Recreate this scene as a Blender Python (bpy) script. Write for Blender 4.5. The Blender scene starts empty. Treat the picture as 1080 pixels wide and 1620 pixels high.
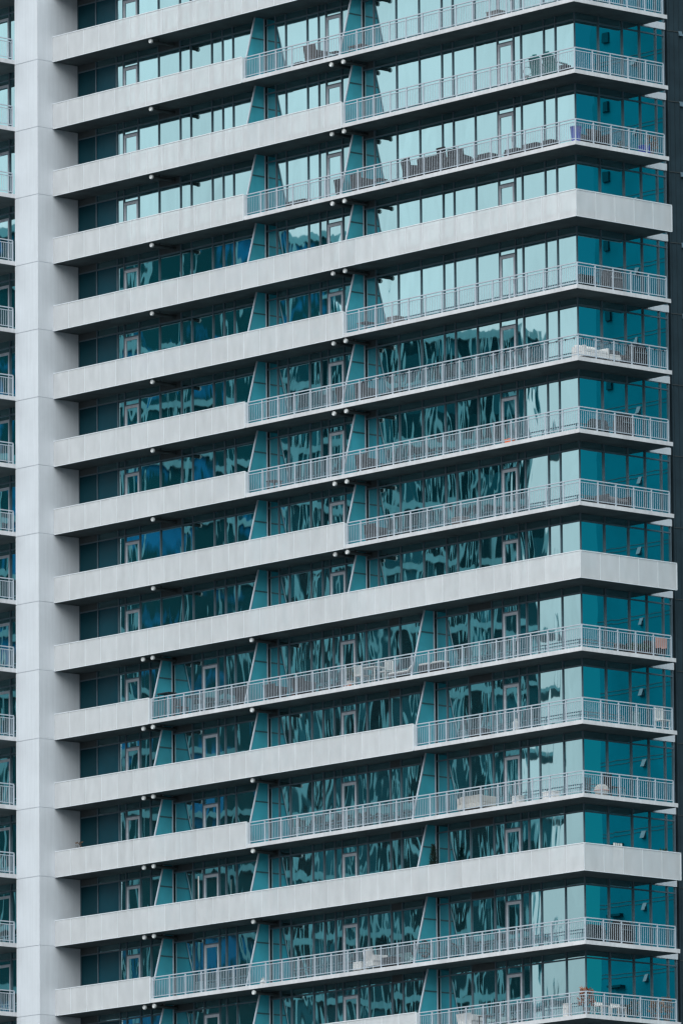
import bpy, math, random
from mathutils import Matrix, Vector, noise
random.seed(7)
scene = bpy.context.scene
col = scene.collection
R = math.radians

# ------------------------------------------------------------------ camera
# fitted to the photograph: long lens from street level, looking up
GZ = 81.737                      # height of the underside of floor slab 0 above the street
cam_d = bpy.data.cameras.new('camera')
cam = bpy.data.objects.new('camera', cam_d); col.objects.link(cam)
YAW, PITCH, ROLL = R(48.29199), R(9.42172), R(-0.45951)
fw = Vector((-math.sin(YAW)*math.cos(PITCH), math.cos(YAW)*math.cos(PITCH), math.sin(PITCH)))
rt = Vector((math.cos(YAW), math.sin(YAW), 0)); up = rt.cross(fw)
r2 = rt*math.cos(ROLL) + up*math.sin(ROLL)
u2 = -rt*math.sin(ROLL) + up*math.cos(ROLL)
M = Matrix((r2, u2, -fw)).transposed().to_4x4()
M.translation = Vector((261.549, -245.665, 1.70))
cam.matrix_world = M
cam_d.sensor_fit = 'VERTICAL'; cam_d.sensor_height = 24.0; cam_d.sensor_width = 16.0
cam_d.lens = 14602.6*24.0/1620.0
cam_d.clip_start = 1.0; cam_d.clip_end = 6000
scene.camera = cam

# ------------------------------------------------------------------ sky, sun, exposure
SUN_EL, SUN_AZ = R(36), R(151)          # azimuth measured clockwise from +Y
w = bpy.data.worlds.new('World'); scene.world = w; w.use_nodes = True
nt = w.node_tree; N = nt.nodes; L = nt.links
for n in list(N): N.remove(n)
out = N.new('ShaderNodeOutputWorld'); bg = N.new('ShaderNodeBackground')
sky = N.new('ShaderNodeTexSky'); sky.sky_type = 'NISHITA'; sky.sun_disc = False
sky.sun_elevation = SUN_EL; sky.sun_rotation = SUN_AZ
sky.air_density = 1.0; sky.dust_density = 0.3; sky.ozone_density = 4.0
tc = N.new('ShaderNodeTexCoord')
dot = N.new('ShaderNodeVectorMath'); dot.operation = 'DOT_PRODUCT'
dot.inputs[1].default_value = (0.745, 0.667, 0.0)
L.new(tc.outputs['Generated'], dot.inputs[0])
nz = N.new('ShaderNodeTexNoise'); nz.inputs['Scale'].default_value = 5.0; nz.inputs['Detail'].default_value = 5
L.new(tc.outputs['Generated'], nz.inputs['Vector'])
mr = N.new('ShaderNodeMapRange'); mr.interpolation_type = 'SMOOTHSTEP'
mr.inputs['From Min'].default_value = 0.35; mr.inputs['From Max'].default_value = 0.85
L.new(dot.outputs['Value'], mr.inputs['Value'])
blue = N.new('ShaderNodeMix'); blue.data_type = 'RGBA'; blue.blend_type = 'MULTIPLY'
blue.inputs['Factor'].default_value = 1.0
L.new(sky.outputs['Color'], blue.inputs[6]); blue.inputs[7].default_value = (0.02, 0.40, 0.37, 1)
scl = N.new('ShaderNodeVectorMath'); scl.operation = 'SCALE'; scl.inputs['Scale'].default_value = 0.13
L.new(blue.outputs[2], scl.inputs[0])
cr = N.new('ShaderNodeMapRange')
cr.inputs['From Min'].default_value = 0.3; cr.inputs['From Max'].default_value = 0.7
cr.inputs['To Min'].default_value = 0.78; cr.inputs['To Max'].default_value = 1.22
nz2 = N.new('ShaderNodeTexNoise'); nz2.inputs['Scale'].default_value = 26.0; nz2.inputs['Detail'].default_value = 6
cmp_ = N.new('ShaderNodeMapping'); cmp_.inputs['Scale'].default_value = (1, 1, 2.2)
L.new(tc.outputs['Generated'], cmp_.inputs['Vector']); L.new(cmp_.outputs['Vector'], nz2.inputs['Vector'])
nav = N.new('ShaderNodeMix'); nav.data_type = 'FLOAT'; nav.inputs[0].default_value = 0.55
L.new(nz.outputs['Fac'], nav.inputs[2]); L.new(nz2.outputs['Fac'], nav.inputs[3])
L.new(nav.outputs[0], cr.inputs['Value'])
# overcast luminance: the zenith is about three times as bright as the horizon
sx = N.new('ShaderNodeSeparateXYZ'); L.new(tc.outputs['Generated'], sx.inputs[0])
zz = N.new('ShaderNodeMapRange'); zz.inputs['From Min'].default_value = 0.0; zz.inputs['From Max'].default_value = 1.0
zz.inputs['To Min'].default_value = 0.43; zz.inputs['To Max'].default_value = 2.7
L.new(sx.outputs['Z'], zz.inputs['Value'])
cm = N.new('ShaderNodeMath'); cm.operation = 'MULTIPLY'
L.new(cr.outputs['Result'], cm.inputs[0]); L.new(zz.outputs['Result'], cm.inputs[1])
cl = N.new('ShaderNodeVectorMath'); cl.operation = 'SCALE'; cl.inputs[0].default_value = (0.90, 0.98, 1.02)
L.new(cm.outputs['Value'], cl.inputs['Scale'])
mix = N.new('ShaderNodeMix'); mix.data_type = 'RGBA'
# the clear blue gap in the cloud lies low in the north-east
lo = N.new('ShaderNodeMapRange'); lo.interpolation_type = 'SMOOTHSTEP'
lo.inputs['From Min'].default_value = 0.26; lo.inputs['From Max'].default_value = 0.46
lo.inputs['To Min'].default_value = 1.0; lo.inputs['To Max'].default_value = 0.0
L.new(sx.outputs['Z'], lo.inputs['Value'])
gap = N.new('ShaderNodeMath'); gap.operation = 'MULTIPLY'
L.new(mr.outputs['Result'], gap.inputs[0]); L.new(lo.outputs['Result'], gap.inputs[1])
L.new(gap.outputs['Value'], mix.inputs['Factor'])
L.new(cl.outputs['Vector'], mix.inputs[6]); L.new(scl.outputs['Vector'], mix.inputs[7])
L.new(mix.outputs[2], bg.inputs['Color']); bg.inputs['Strength'].default_value = 1.0
L.new(bg.outputs['Background'], out.inputs['Surface'])

sun_d = bpy.data.lights.new('sun', 'SUN'); sun = bpy.data.objects.new('sun', sun_d); col.objects.link(sun)
sun_d.energy = 1.4; sun_d.angle = R(45); sun_d.color = (1.0, 0.99, 0.97)
sdir = Vector((math.sin(SUN_AZ)*math.cos(SUN_EL), math.cos(SUN_AZ)*math.cos(SUN_EL), math.sin(SUN_EL)))
sun.rotation_euler = sdir.to_track_quat('Z', 'Y').to_euler()
sun.location = sdir*300
scene.view_settings.view_transform = 'Standard'; scene.view_settings.look = 'None'
scene.view_settings.exposure = 0.0; scene.view_settings.gamma = 1.0
scene.view_settings.use_curve_mapping = False
scene.cycles.filter_width = 1.4

# ------------------------------------------------------------------ materials
def newmat(name):
    m = bpy.data.materials.new(name); m.use_nodes = True
    return m, m.node_tree.nodes, m.node_tree.links, m.node_tree.nodes['Principled BSDF']

def plain(name, c, rough=0.6, metal=0.0, var=0.10, scale=6.0, spec=0.4):
    m, n, l, p = newmat(name)
    t = n.new('ShaderNodeTexCoord'); z = n.new('ShaderNodeTexNoise'); z.inputs['Scale'].default_value = scale
    z.inputs['Detail'].default_value = 4
    l.new(t.outputs['Object'], z.inputs['Vector'])
    r = n.new('ShaderNodeMapRange'); r.inputs['From Min'].default_value = .3; r.inputs['From Max'].default_value = .7
    r.inputs['To Min'].default_value = 1-var; r.inputs['To Max'].default_value = 1+var
    l.new(z.outputs['Fac'], r.inputs['Value'])
    s = n.new('ShaderNodeVectorMath'); s.operation = 'SCALE'; s.inputs[0].default_value = c
    l.new(r.outputs['Result'], s.inputs['Scale']); l.new(s.outputs['Vector'], p.inputs['Base Color'])
    p.inputs['Roughness'].default_value = rough; p.inputs['Metallic'].default_value = metal
    p.inputs['Specular IOR Level'].default_value = spec
    return m

def concrete(name, c, streak=0.12, blotch=0.10):
    """painted / fair-faced concrete: vertical rain streaks, blotches, fine grain"""
    m, n, l, p = newmat(name)
    t = n.new('ShaderNodeTexCoord')
    mp = n.new('ShaderNodeMapping'); mp.inputs['Scale'].default_value = (5.0, 5.0, 0.25)
    l.new(t.outputs['Object'], mp.inputs['Vector'])
    a = n.new('ShaderNodeTexNoise'); a.inputs['Scale'].default_value = 1.6; a.inputs['Detail'].default_value = 5
    l.new(mp.outputs['Vector'], a.inputs['Vector'])
    b = n.new('ShaderNodeTexNoise'); b.inputs['Scale'].default_value = 0.9; b.inputs['Detail'].default_value = 8
    b.inputs['Roughness'].default_value = 0.65
    l.new(t.outputs['Object'], b.inputs['Vector'])
    ra = n.new('ShaderNodeMapRange'); ra.inputs['From Min'].default_value = .3; ra.inputs['From Max'].default_value = .7
    ra.inputs['To Min'].default_value = 1-streak; ra.inputs['To Max'].default_value = 1+streak*.5
    rb = n.new('ShaderNodeMapRange'); rb.inputs['From Min'].default_value = .3; rb.inputs['From Max'].default_value = .7
    rb.inputs['To Min'].default_value = 1-blotch; rb.inputs['To Max'].default_value = 1+blotch
    l.new(a.outputs['Fac'], ra.inputs['Value']); l.new(b.outputs['Fac'], rb.inputs['Value'])
    mu = n.new('ShaderNodeMath'); mu.operation = 'MULTIPLY'
    l.new(ra.outputs['Result'], mu.inputs[0]); l.new(rb.outputs['Result'], mu.inputs[1])
    s = n.new('ShaderNodeVectorMath'); s.operation = 'SCALE'; s.inputs[0].default_value = c
    l.new(mu.outputs['Value'], s.inputs['Scale']); l.new(s.outputs['Vector'], p.inputs['Base Color'])
    p.inputs['Roughness'].default_value = 0.8; p.inputs['Specular IOR Level'].default_value = 0.25
    bp = n.new('ShaderNodeBump'); bp.inputs['Strength'].default_value = 0.15; bp.inputs['Distance'].default_value = 0.02
    l.new(b.outputs['Fac'], bp.inputs['Height']); l.new(bp.outputs['Normal'], p.inputs['Normal'])
    return m

def mirror_glass(name, tint, body, wave, wscale, reflect=0.86):
    """coated curtain-wall glass: tinted mirror over a dark body, each pane slightly bowed and wavy"""
    m, n, l, p = newmat(name)
    n.remove(p); o = n['Material Output']
    t = n.new('ShaderNodeTexCoord'); g = n.new('ShaderNodeNewGeometry')
    ri = n.new('ShaderNodeVectorMath'); ri.operation = 'SCALE'; ri.inputs[0].default_value = (37, 53, 71)
    l.new(g.outputs['Random Per Island'], ri.inputs['Scale'])
    ad = n.new('ShaderNodeVectorMath'); ad.operation = 'ADD'
    l.new(t.outputs['Object'], ad.inputs[0]); l.new(ri.outputs['Vector'], ad.inputs[1])
    mp = n.new('ShaderNodeMapping'); mp.inputs['Scale'].default_value = (1.0, 1.0, 0.34)
    l.new(ad.outputs['Vector'], mp.inputs['Vector'])
    z = n.new('ShaderNodeTexNoise'); z.inputs['Scale'].default_value = wscale; z.inputs['Detail'].default_value = 2.2
    z.inputs['Roughness'].default_value = 0.35; z.inputs['Distortion'].default_value = 0.5
    l.new(mp.outputs['Vector'], z.inputs['Vector'])
    b = n.new('ShaderNodeBump'); b.inputs['Strength'].default_value = 1.0; b.inputs['Distance'].default_value = wave
    l.new(z.outputs['Fac'], b.inputs['Height'])
    gl = n.new('ShaderNodeBsdfGlossy'); gl.inputs['Roughness'].default_value = 0.014
    l.new(b.outputs['Normal'], gl.inputs['Normal'])
    rt_ = n.new('ShaderNodeMapRange'); rt_.inputs['To Min'].default_value = 0.90; rt_.inputs['To Max'].default_value = 1.05
    l.new(g.outputs['Random Per Island'], rt_.inputs['Value'])
    ts = n.new('ShaderNodeVectorMath'); ts.operation = 'SCALE'; ts.inputs[0].default_value = tint
    l.new(rt_.outputs['Result'], ts.inputs['Scale']); l.new(ts.outputs['Vector'], gl.inputs['Color'])
    df = n.new('ShaderNodeBsdfDiffuse')
    rr = n.new('ShaderNodeMapRange'); rr.inputs['To Min'].default_value = 0.5; rr.inputs['To Max'].default_value = 1.5
    l.new(g.outputs['Random Per Island'], rr.inputs['Value'])
    bs = n.new('ShaderNodeVectorMath'); bs.operation = 'SCALE'; bs.inputs[0].default_value = body
    l.new(rr.outputs['Result'], bs.inputs['Scale']); l.new(bs.outputs['Vector'], df.inputs['Color'])
    mx = n.new('ShaderNodeMixShader'); mx.inputs['Fac'].default_value = reflect
    l.new(df.outputs['BSDF'], mx.inputs[1]); l.new(gl.outputs['BSDF'], mx.inputs[2])
    l.new(mx.outputs['Shader'], o.inputs['Surface'])
    return m

def screen_mat(name, c, open_):
    """perforated white sheet: fine holes, too small to see singly, let some of what is behind through"""
    m, n, l, p = newmat(name)
    o = n['Material Output']
    t = n.new('ShaderNodeTexCoord'); z = n.new('ShaderNodeTexNoise'); z.inputs['Scale'].default_value = 1.3; z.inputs['Detail'].default_value = 5
    mp = n.new('ShaderNodeMapping'); mp.inputs['Scale'].default_value = (2.2, 2.2, 0.7)
    l.new(t.outputs['Object'], mp.inputs['Vector']); l.new(mp.outputs['Vector'], z.inputs['Vector'])
    g = n.new('ShaderNodeNewGeometry')
    r = n.new('ShaderNodeMapRange'); r.inputs['From Min'].default_value = .3; r.inputs['From Max'].default_value = .7
    r.inputs['To Min'].default_value = .92; r.inputs['To Max'].default_value = 1.05
    l.new(z.outputs['Fac'], r.inputs['Value'])
    q = n.new('ShaderNodeMapRange'); q.inputs['To Min'].default_value = .95; q.inputs['To Max'].default_value = 1.03
    l.new(g.outputs['Random Per Island'], q.inputs['Value'])
    mu = n.new('ShaderNodeMath'); mu.operation = 'MULTIPLY'
    l.new(r.outputs['Result'], mu.inputs[0]); l.new(q.outputs['Result'], mu.inputs[1])
    s = n.new('ShaderNodeVectorMath'); s.operation = 'SCALE'; s.inputs[0].default_value = c
    l.new(mu.outputs['Value'], s.inputs['Scale']); l.new(s.outputs['Vector'], p.inputs['Base Color'])
    p.inputs['Roughness'].default_value = .55; p.inputs['Specular IOR Level'].default_value = .3
    tr = n.new('ShaderNodeBsdfTransparent'); mx = n.new('ShaderNodeMixShader'); mx.inputs['Fac'].default_value = open_
    l.new(p.outputs['BSDF'], mx.inputs[1]); l.new(tr.outputs['BSDF'], mx.inputs[2])
    l.new(mx.outputs['Shader'], o.inputs['Surface'])
    return m

def fin_glass(name, c):
    m, n, l, p = newmat(name)
    o = n['Material Output']
    t = n.new('ShaderNodeTexCoord'); z = n.new('ShaderNodeTexNoise'); z.inputs['Scale'].default_value = .8; z.inputs['Detail'].default_value = 3
    l.new(t.outputs['Object'], z.inputs['Vector'])
    r = n.new('ShaderNodeMapRange'); r.inputs['From Min'].default_value = .3; r.inputs['From Max'].default_value = .7
    r.inputs['To Min'].default_value = .85; r.inputs['To Max'].default_value = 1.12
    l.new(z.outputs['Fac'], r.inputs['Value'])
    s = n.new('ShaderNodeVectorMath'); s.operation = 'SCALE'; s.inputs[0].default_value = c
    l.new(r.outputs['Result'], s.inputs['Scale'])
    l.new(s.outputs['Vector'], p.inputs['Base Color']); p.inputs['Roughness'].default_value = .3
    tl = n.new('ShaderNodeBsdfTranslucent'); l.new(s.outputs['Vector'], tl.inputs['Color'])
    mx = n.new('ShaderNodeMixShader'); mx.inputs['Fac'].default_value = .45
    l.new(p.outputs['BSDF'], mx.inputs[1]); l.new(tl.outputs['BSDF'], mx.inputs[2])
    tr = n.new('ShaderNodeBsdfTransparent'); tr.inputs['Color'].default_value = (.55, .9, .95, 1)
    m2 = n.new('ShaderNodeMixShader'); m2.inputs['Fac'].default_value = .22
    l.new(mx.outputs['Shader'], m2.inputs[1]); l.new(tr.outputs['BSDF'], m2.inputs[2])
    l.new(m2.outputs['Shader'], o.inputs['Surface'])
    return m

def blotch(name, a, b, scale):
    m, n, l, p = newmat(name)
    t = n.new('ShaderNodeTexCoord'); z = n.new('ShaderNodeTexNoise'); z.inputs['Scale'].default_value = scale; z.inputs['Detail'].default_value = 3
    l.new(t.outputs['Object'], z.inputs['Vector'])
    r = n.new('ShaderNodeMapRange'); r.inputs['From Min'].default_value = .535; r.inputs['From Max'].default_value = .60
    l.new(z.outputs['Fac'], r.inputs['Value'])
    mx = n.new('ShaderNodeMix'); mx.data_type = 'RGBA'; mx.inputs[6].default_value = (*a, 1); mx.inputs[7].default_value = (*b, 1)
    l.new(r.outputs['Result'], mx.inputs['Factor']); l.new(mx.outputs[2], p.inputs['Base Color'])
    p.inputs['Roughness'].default_value = .2
    return m

def window_tones(name, a, b, sx, sz):
    m, n, l, p = newmat(name)
    t = n.new('ShaderNodeTexCoord'); mp = n.new('ShaderNodeMapping'); mp.inputs['Scale'].default_value = (sx, .01, sz)
    l.new(t.outputs['Object'], mp.inputs['Vector'])
    fl_ = n.new('ShaderNodeVectorMath'); fl_.operation = 'FLOOR'; l.new(mp.outputs['Vector'], fl_.inputs[0])
    wn = n.new('ShaderNodeTexWhiteNoise'); l.new(fl_.outputs['Vector'], wn.inputs['Vector'])
    pw = n.new('ShaderNodeMath'); pw.operation = 'POWER'; pw.inputs[1].default_value = 2.2; l.new(wn.outputs['Value'], pw.inputs[0])
    mx = n.new('ShaderNodeMix'); mx.data_type = 'RGBA'; mx.inputs[6].default_value = (*a, 1); mx.inputs[7].default_value = (*b, 1)
    l.new(pw.outputs['Value'], mx.inputs['Factor']); l.new(mx.outputs[2], p.inputs['Base Color'])
    p.inputs['Roughness'].default_value = .15
    return m

MT = dict(
    pier=concrete('painted_concrete', (0.66, 0.695, 0.735), .05, .04),
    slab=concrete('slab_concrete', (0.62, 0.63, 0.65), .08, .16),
    soffit_shade=concrete('painted_soffit_shade', (0.085, 0.105, 0.11), .0, .30),  # shade of the balcony undersides put into a darker colour
    anti_bounce_deck=concrete('bounce_damping_dark', (0.16, 0.17, 0.18), .0, .15),  # dark tone for the added deck sheet, keeps bounced light down
    core=concrete('core_concrete', (0.12, 0.13, 0.14)),
    glass=mirror_glass('facade_glass', (0.55, 0.82, 0.86), (0.001, 0.05, 0.062), 0.0058, 0.95),
    spandrel=plain('spandrel_glass', (0.002, 0.040, 0.056), .3, 0, .15, .7, .2),
    spandrel2=plain('teal_spandrel_glass', (0.002, 0.058, 0.085), .3, 0, .15, .7, .2),
    louvre=plain('grey_louvre', (0.06, 0.075, 0.08), .6),
    mull=plain('grey_aluminium', (0.11, 0.155, 0.19), .45, .0),
    door=plain('pale_door_frame', (0.46, 0.49, 0.54), .45),
    rail=plain('pale_rail_paint', (0.44, 0.50, 0.56), .4, 0, .05, 3),
    screen=screen_mat('perforated_sheet', (0.77, 0.785, 0.80), .42),
    trim=plain('white_trim', (0.70, 0.74, 0.77), .45, 0, .04, 3),
    fin=fin_glass('frosted_teal_glass', (0.10, 0.56, 0.66)),
    finbar=plain('fin_bar', (0.03, 0.10, 0.12), .4),
    pipe=plain('vent_pipe', (0.05, 0.06, 0.063), .7),
    cap=plain('white_vent_cap', (0.66, 0.68, 0.68), .6),
    dark=plain('dark_cladding', (0.022, 0.040, 0.052), .5, 0, .15, 1.5, .3),
    wingclad=plain('teal_cladding', (0.002, 0.145, 0.205), .9, 0, .22, .3, .0),
    wingdark=plain('dark_teal_box', (0.002, 0.05, 0.07), .9, 0, .1, 2, 0),
    flap=plain('grey_flap', (0.10, 0.16, 0.20), .5),
    ground=plain('asphalt', (0.035, 0.037, 0.04), .9, 0, .2, .05),
    nwall=concrete('neighbour_concrete', (0.20, 0.42, 0.46)),
    nglass=window_tones('neighbour_glass', (0.001, 0.014, 0.018), (0.025, 0.16, 0.20), 1.18, .645),
    nblue=blotch('neighbour_teal_and_blue', (0.004, 0.058, 0.068), (0.012, 0.20, 0.40), .32),
    black=plain('black_wicker', (0.018, 0.019, 0.022), .6),
    brown=plain('dark_wood', (0.05, 0.032, 0.025), .6),
    green=plain('green_plastic', (0.03, 0.17, 0.17), .45),
    white=plain('white_plastic', (0.72, 0.71, 0.69), .5),
    cream=plain('cream_cushion', (0.50, 0.48, 0.44), .8),
    salmon=plain('salmon_towel', (0.60, 0.32, 0.27), .9),
    red=plain('red_cushion', (0.55, 0.12, 0.10), .8),
    orange=plain('orange_plastic', (0.80, 0.16, 0.04), .5),
    blue=plain('blue_plastic', (0.02, 0.05, 0.35), .45),
    leaf=plain('green_leaf', (0.03, 0.075, 0.04), .6, 0, .4, 9),
    conifer=plain('conifer_needles', (0.012, 0.035, 0.028), .7, 0, .4, 9),
    dry=plain('rust_leaf', (0.30, 0.13, 0.08), .7, 0, .3, 9),
    tan=plain('dry_leaf', (0.22, 0.14, 0.09), .7, 0, .3, 9),
    pot=plain('grey_pot', (0.16, 0.15, 0.15), .7),
    rubber=plain('tyre_rubber', (0.012, 0.012, 0.013), .7),
    steel=plain('steel', (0.35, 0.36, 0.38), .35, .8),
    bulb=plain('bulb', (0.02, 0.03, 0.05), .3),
)

# ------------------------------------------------------------------ mesh helpers
class MB:
    def __init__(s): s.v = []; s.f = []
    def box(s, x0, x1, y0, y1, z0, z1):
        b = len(s.v)
        s.v += [(x0,y0,z0),(x1,y0,z0),(x1,y1,z0),(x0,y1,z0),(x0,y0,z1),(x1,y0,z1),(x1,y1,z1),(x0,y1,z1)]
        s.f += [(b,b+3,b+2,b+1),(b+4,b+5,b+6,b+7),(b,b+1,b+5,b+4),(b+1,b+2,b+6,b+5),(b+2,b+3,b+7,b+6),(b+3,b,b+4,b+7)]
        return s
    def obox(s, mat, sx, sy, sz):
        """oriented box: mat is a 4x4, sizes are full lengths"""
        b = len(s.v)
        for z in (-.5,.5):
            for x, y in ((-.5,-.5),(.5,-.5),(.5,.5),(-.5,.5)):
                s.v.append(tuple(mat @ Vector((x*sx, y*sy, z*sz))))
        s.f += [(b,b+3,b+2,b+1),(b+4,b+5,b+6,b+7),(b,b+1,b+5,b+4),(b+1,b+2,b+6,b+5),(b+2,b+3,b+7,b+6),(b+3,b,b+4,b+7)]
        return s
    def quad(s, a, b_, c, d):
        b = len(s.v); s.v += [a, b_, c, d]; s.f.append((b, b+1, b+2, b+3)); return s
    def prism(s, poly, z0, z1):
        """poly counter-clockwise in xy"""
        b = len(s.v); n = len(poly)
        s.v += [(x, y, z0) for x, y in poly] + [(x, y, z1) for x, y in poly]
        s.f.append(tuple(b+i for i in reversed(range(n)))); s.f.append(tuple(b+n+i for i in range(n)))
        for i in range(n):
            j = (i+1) % n; s.f.append((b+i, b+j, b+n+j, b+n+i))
        return s
    def tube(s, p0, p1, r0, r1=None, n=8):
        r1 = r0 if r1 is None else r1
        p0, p1 = Vector(p0), Vector(p1); d = (p1-p0).normalized()
        a = d.orthogonal().normalized(); c = d.cross(a); b = len(s.v)
        for p, r in ((p0, r0), (p1, r1)):
            for i in range(n):
                t = 2*math.pi*i/n; s.v.append(tuple(p + a*(r*math.cos(t)) + c*(r*math.sin(t))))
        for i in range(n):
            j = (i+1) % n; s.f.append((b+i, b+j, b+n+j, b+n+i))
        s.f.append(tuple(b+i for i in reversed(range(n)))); s.f.append(tuple(b+n+i for i in range(n)))
        return s
    def path(s, pts, r, n=6):
        for a, b in zip(pts, pts[1:]): s.tube(a, b, r, r, n)
        return s
    def lathe(s, prof, n=16, cx=0, cy=0):
        b = len(s.v); m = len(prof)
        for r, z in prof:
            for i in range(n):
                t = 2*math.pi*i/n; s.v.append((cx+r*math.cos(t), cy+r*math.sin(t), z))
        for k in range(m-1):
            for i in range(n):
                j = (i+1) % n; s.f.append((b+k*n+i, b+k*n+j, b+(k+1)*n+j, b+(k+1)*n+i))
        s.f.append(tuple(b+i for i in reversed(range(n)))); s.f.append(tuple(b+(m-1)*n+i for i in range(n)))
        return s
    def torus(s, c, ax, R_, r, n=24, m=6):
        c = Vector(c); ax = Vector(ax).normalized(); a = ax.orthogonal().normalized(); e = ax.cross(a); b = len(s.v)
        for i in range(n):
            t = 2*math.pi*i/n; d = a*math.cos(t)+e*math.sin(t)
            for j in range(m):
                q = 2*math.pi*j/m; s.v.append(tuple(c + d*(R_+r*math.cos(q)) + ax*(r*math.sin(q))))
        for i in range(n):
            for j in range(m):
                i2, j2 = (i+1) % n, (j+1) % m
                s.f.append((b+i*m+j, b+i2*m+j, b+i2*m+j2, b+i*m+j2))
        return s
    def leaf(s, p, d, L_, w):
        p = Vector(p); d = Vector(d).normalized(); a = d.orthogonal().normalized()
        a = Matrix.Rotation(random.uniform(0, 6.28), 3, d) @ a
        s.quad(tuple(p), tuple(p+d*L_*.5+a*w*.5), tuple(p+d*L_), tuple(p+d*L_*.5-a*w*.5)); return s
    def build(s, name, mat, parent=None, bevel=0.0):
        me = bpy.data.meshes.new(name); me.from_pydata(s.v, [], s.f); me.update()
        me.materials.append(mat)
        o = bpy.data.objects.new(name, me); col.objects.link(o)
        if parent: o.parent = parent
        if bevel:
            bm = o.modifiers.new('bevel', 'BEVEL'); bm.width = bevel; bm.segments = 2
        return o

def thing(name, label, cat, loc=(0,0,0), rz=0.0, group=None):
    o = bpy.data.objects.new(name, None); col.objects.link(o)
    o.location = loc; o.rotation_euler = (0, 0, rz); o.empty_display_size = .3
    o['label'] = label; o['category'] = cat
    if group: o['group'] = group
    return o

# ------------------------------------------------------------------ ground
g = MB().quad((-2500,-2500,0),(2500,-2500,0),(2500,2500,0),(-2500,2500,0)).build('ground', MT['ground'])
g['kind'] = 'structure'

# ------------------------------------------------------------------ the tower
H = 2.9; ST = 0.16
LA, LB = 32.2, 5.12              # facade lengths to the pier and to the end of the short side
GY, GX = 1.38, -1.45             # glass planes
def zk(k): return GZ - k*H
tower = thing('apartment_tower', 'pale apartment tower with teal glass, banded white balconies and a broad pier at left', 'building', (-16, 4, 0))
TI = Matrix.Translation((16, -4, 0))
def part(mb, name, mat, parent=None, bevel=0.0):
    o = mb.build(name, mat, parent or tower, bevel)
    if parent is None: o.matrix_parent_inverse = TI
    return o

core = MB().box(-46, -1.75, 1.75, 16, 0.01, zk(-2)+.1)
part(core, 'core_wall', MT['core'])
# pier: one block per storey with a groove between
pr = MB(); pr.box(-33.68, -32.215, -.85, 1.36, 0.01, zk(-2)+ST)
for k in range(-2, 17):
    z1 = zk(k-1)-.012; z0 = zk(k)+.012
    pr.box(-33.704, -32.2, -.876, 1.379, z0, z1)
pr.box(-33.704, -32.2, -.876, 1.379, 0.012, zk(17+0)+H-.012)
part(pr, 'concrete_pier', MT['pier'])

SOLID_TO = {-2:-13.9, -1:-13.9, 0:-20.05, 1:-13.9, 2:-20.0, 3:None, 4:-13.9, 5:-20.0, 6:-20.0, 7:-13.93, 8:None,
            9:-26.15, 10:-9.88, 11:-20.05, 12:None, 13:-26.15, 14:-9.86, 15:-20.0}
FIN_U = (-20.15, -14.08); FIN_L = (-26.22, -20.2, -10.05)

def rail_run(mb, a, b, axis, off, z, posts, first=True, last=True):
    """straight run of railing along axis ('x' or 'y') from a to b; off = offset of the line in the other axis"""
    def bx(u0, u1, v0, v1, z0, z1):
        if axis == 'x': mb.box(u0, u1, off+v0, off+v1, z0, z1)
        else: mb.box(off+v0, off+v1, u0, u1, z0, z1)
    bx(a, b, -.028, .028, z+1.03, z+1.07)
    bx(a, b, -.018, .018, z+.915, z+.945)
    bx(a, b, -.018, .018, z+.235, z+.265)
    ps = [p for p in posts if a-1e-3 <= p <= b+1e-3]
    for p in ps: bx(p-.026, p+.026, -.022, .022, z+ST, z+1.03)
    edges = sorted(set([a]+ps+[b]))
    for p, q in zip(edges, edges[1:]):
        n = max(1, round((q-p)/.105))
        for i in range(1, n):
            u = p+(q-p)*i/n
            bx(u-.0065, u+.0065, -.0065, .0065, z+.265, z+.915)

POSTS_A = [-i*1.0 for i in range(0, 33)]
POSTS_B = [.06+i*.97 for i in range(0, 6)]

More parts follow.
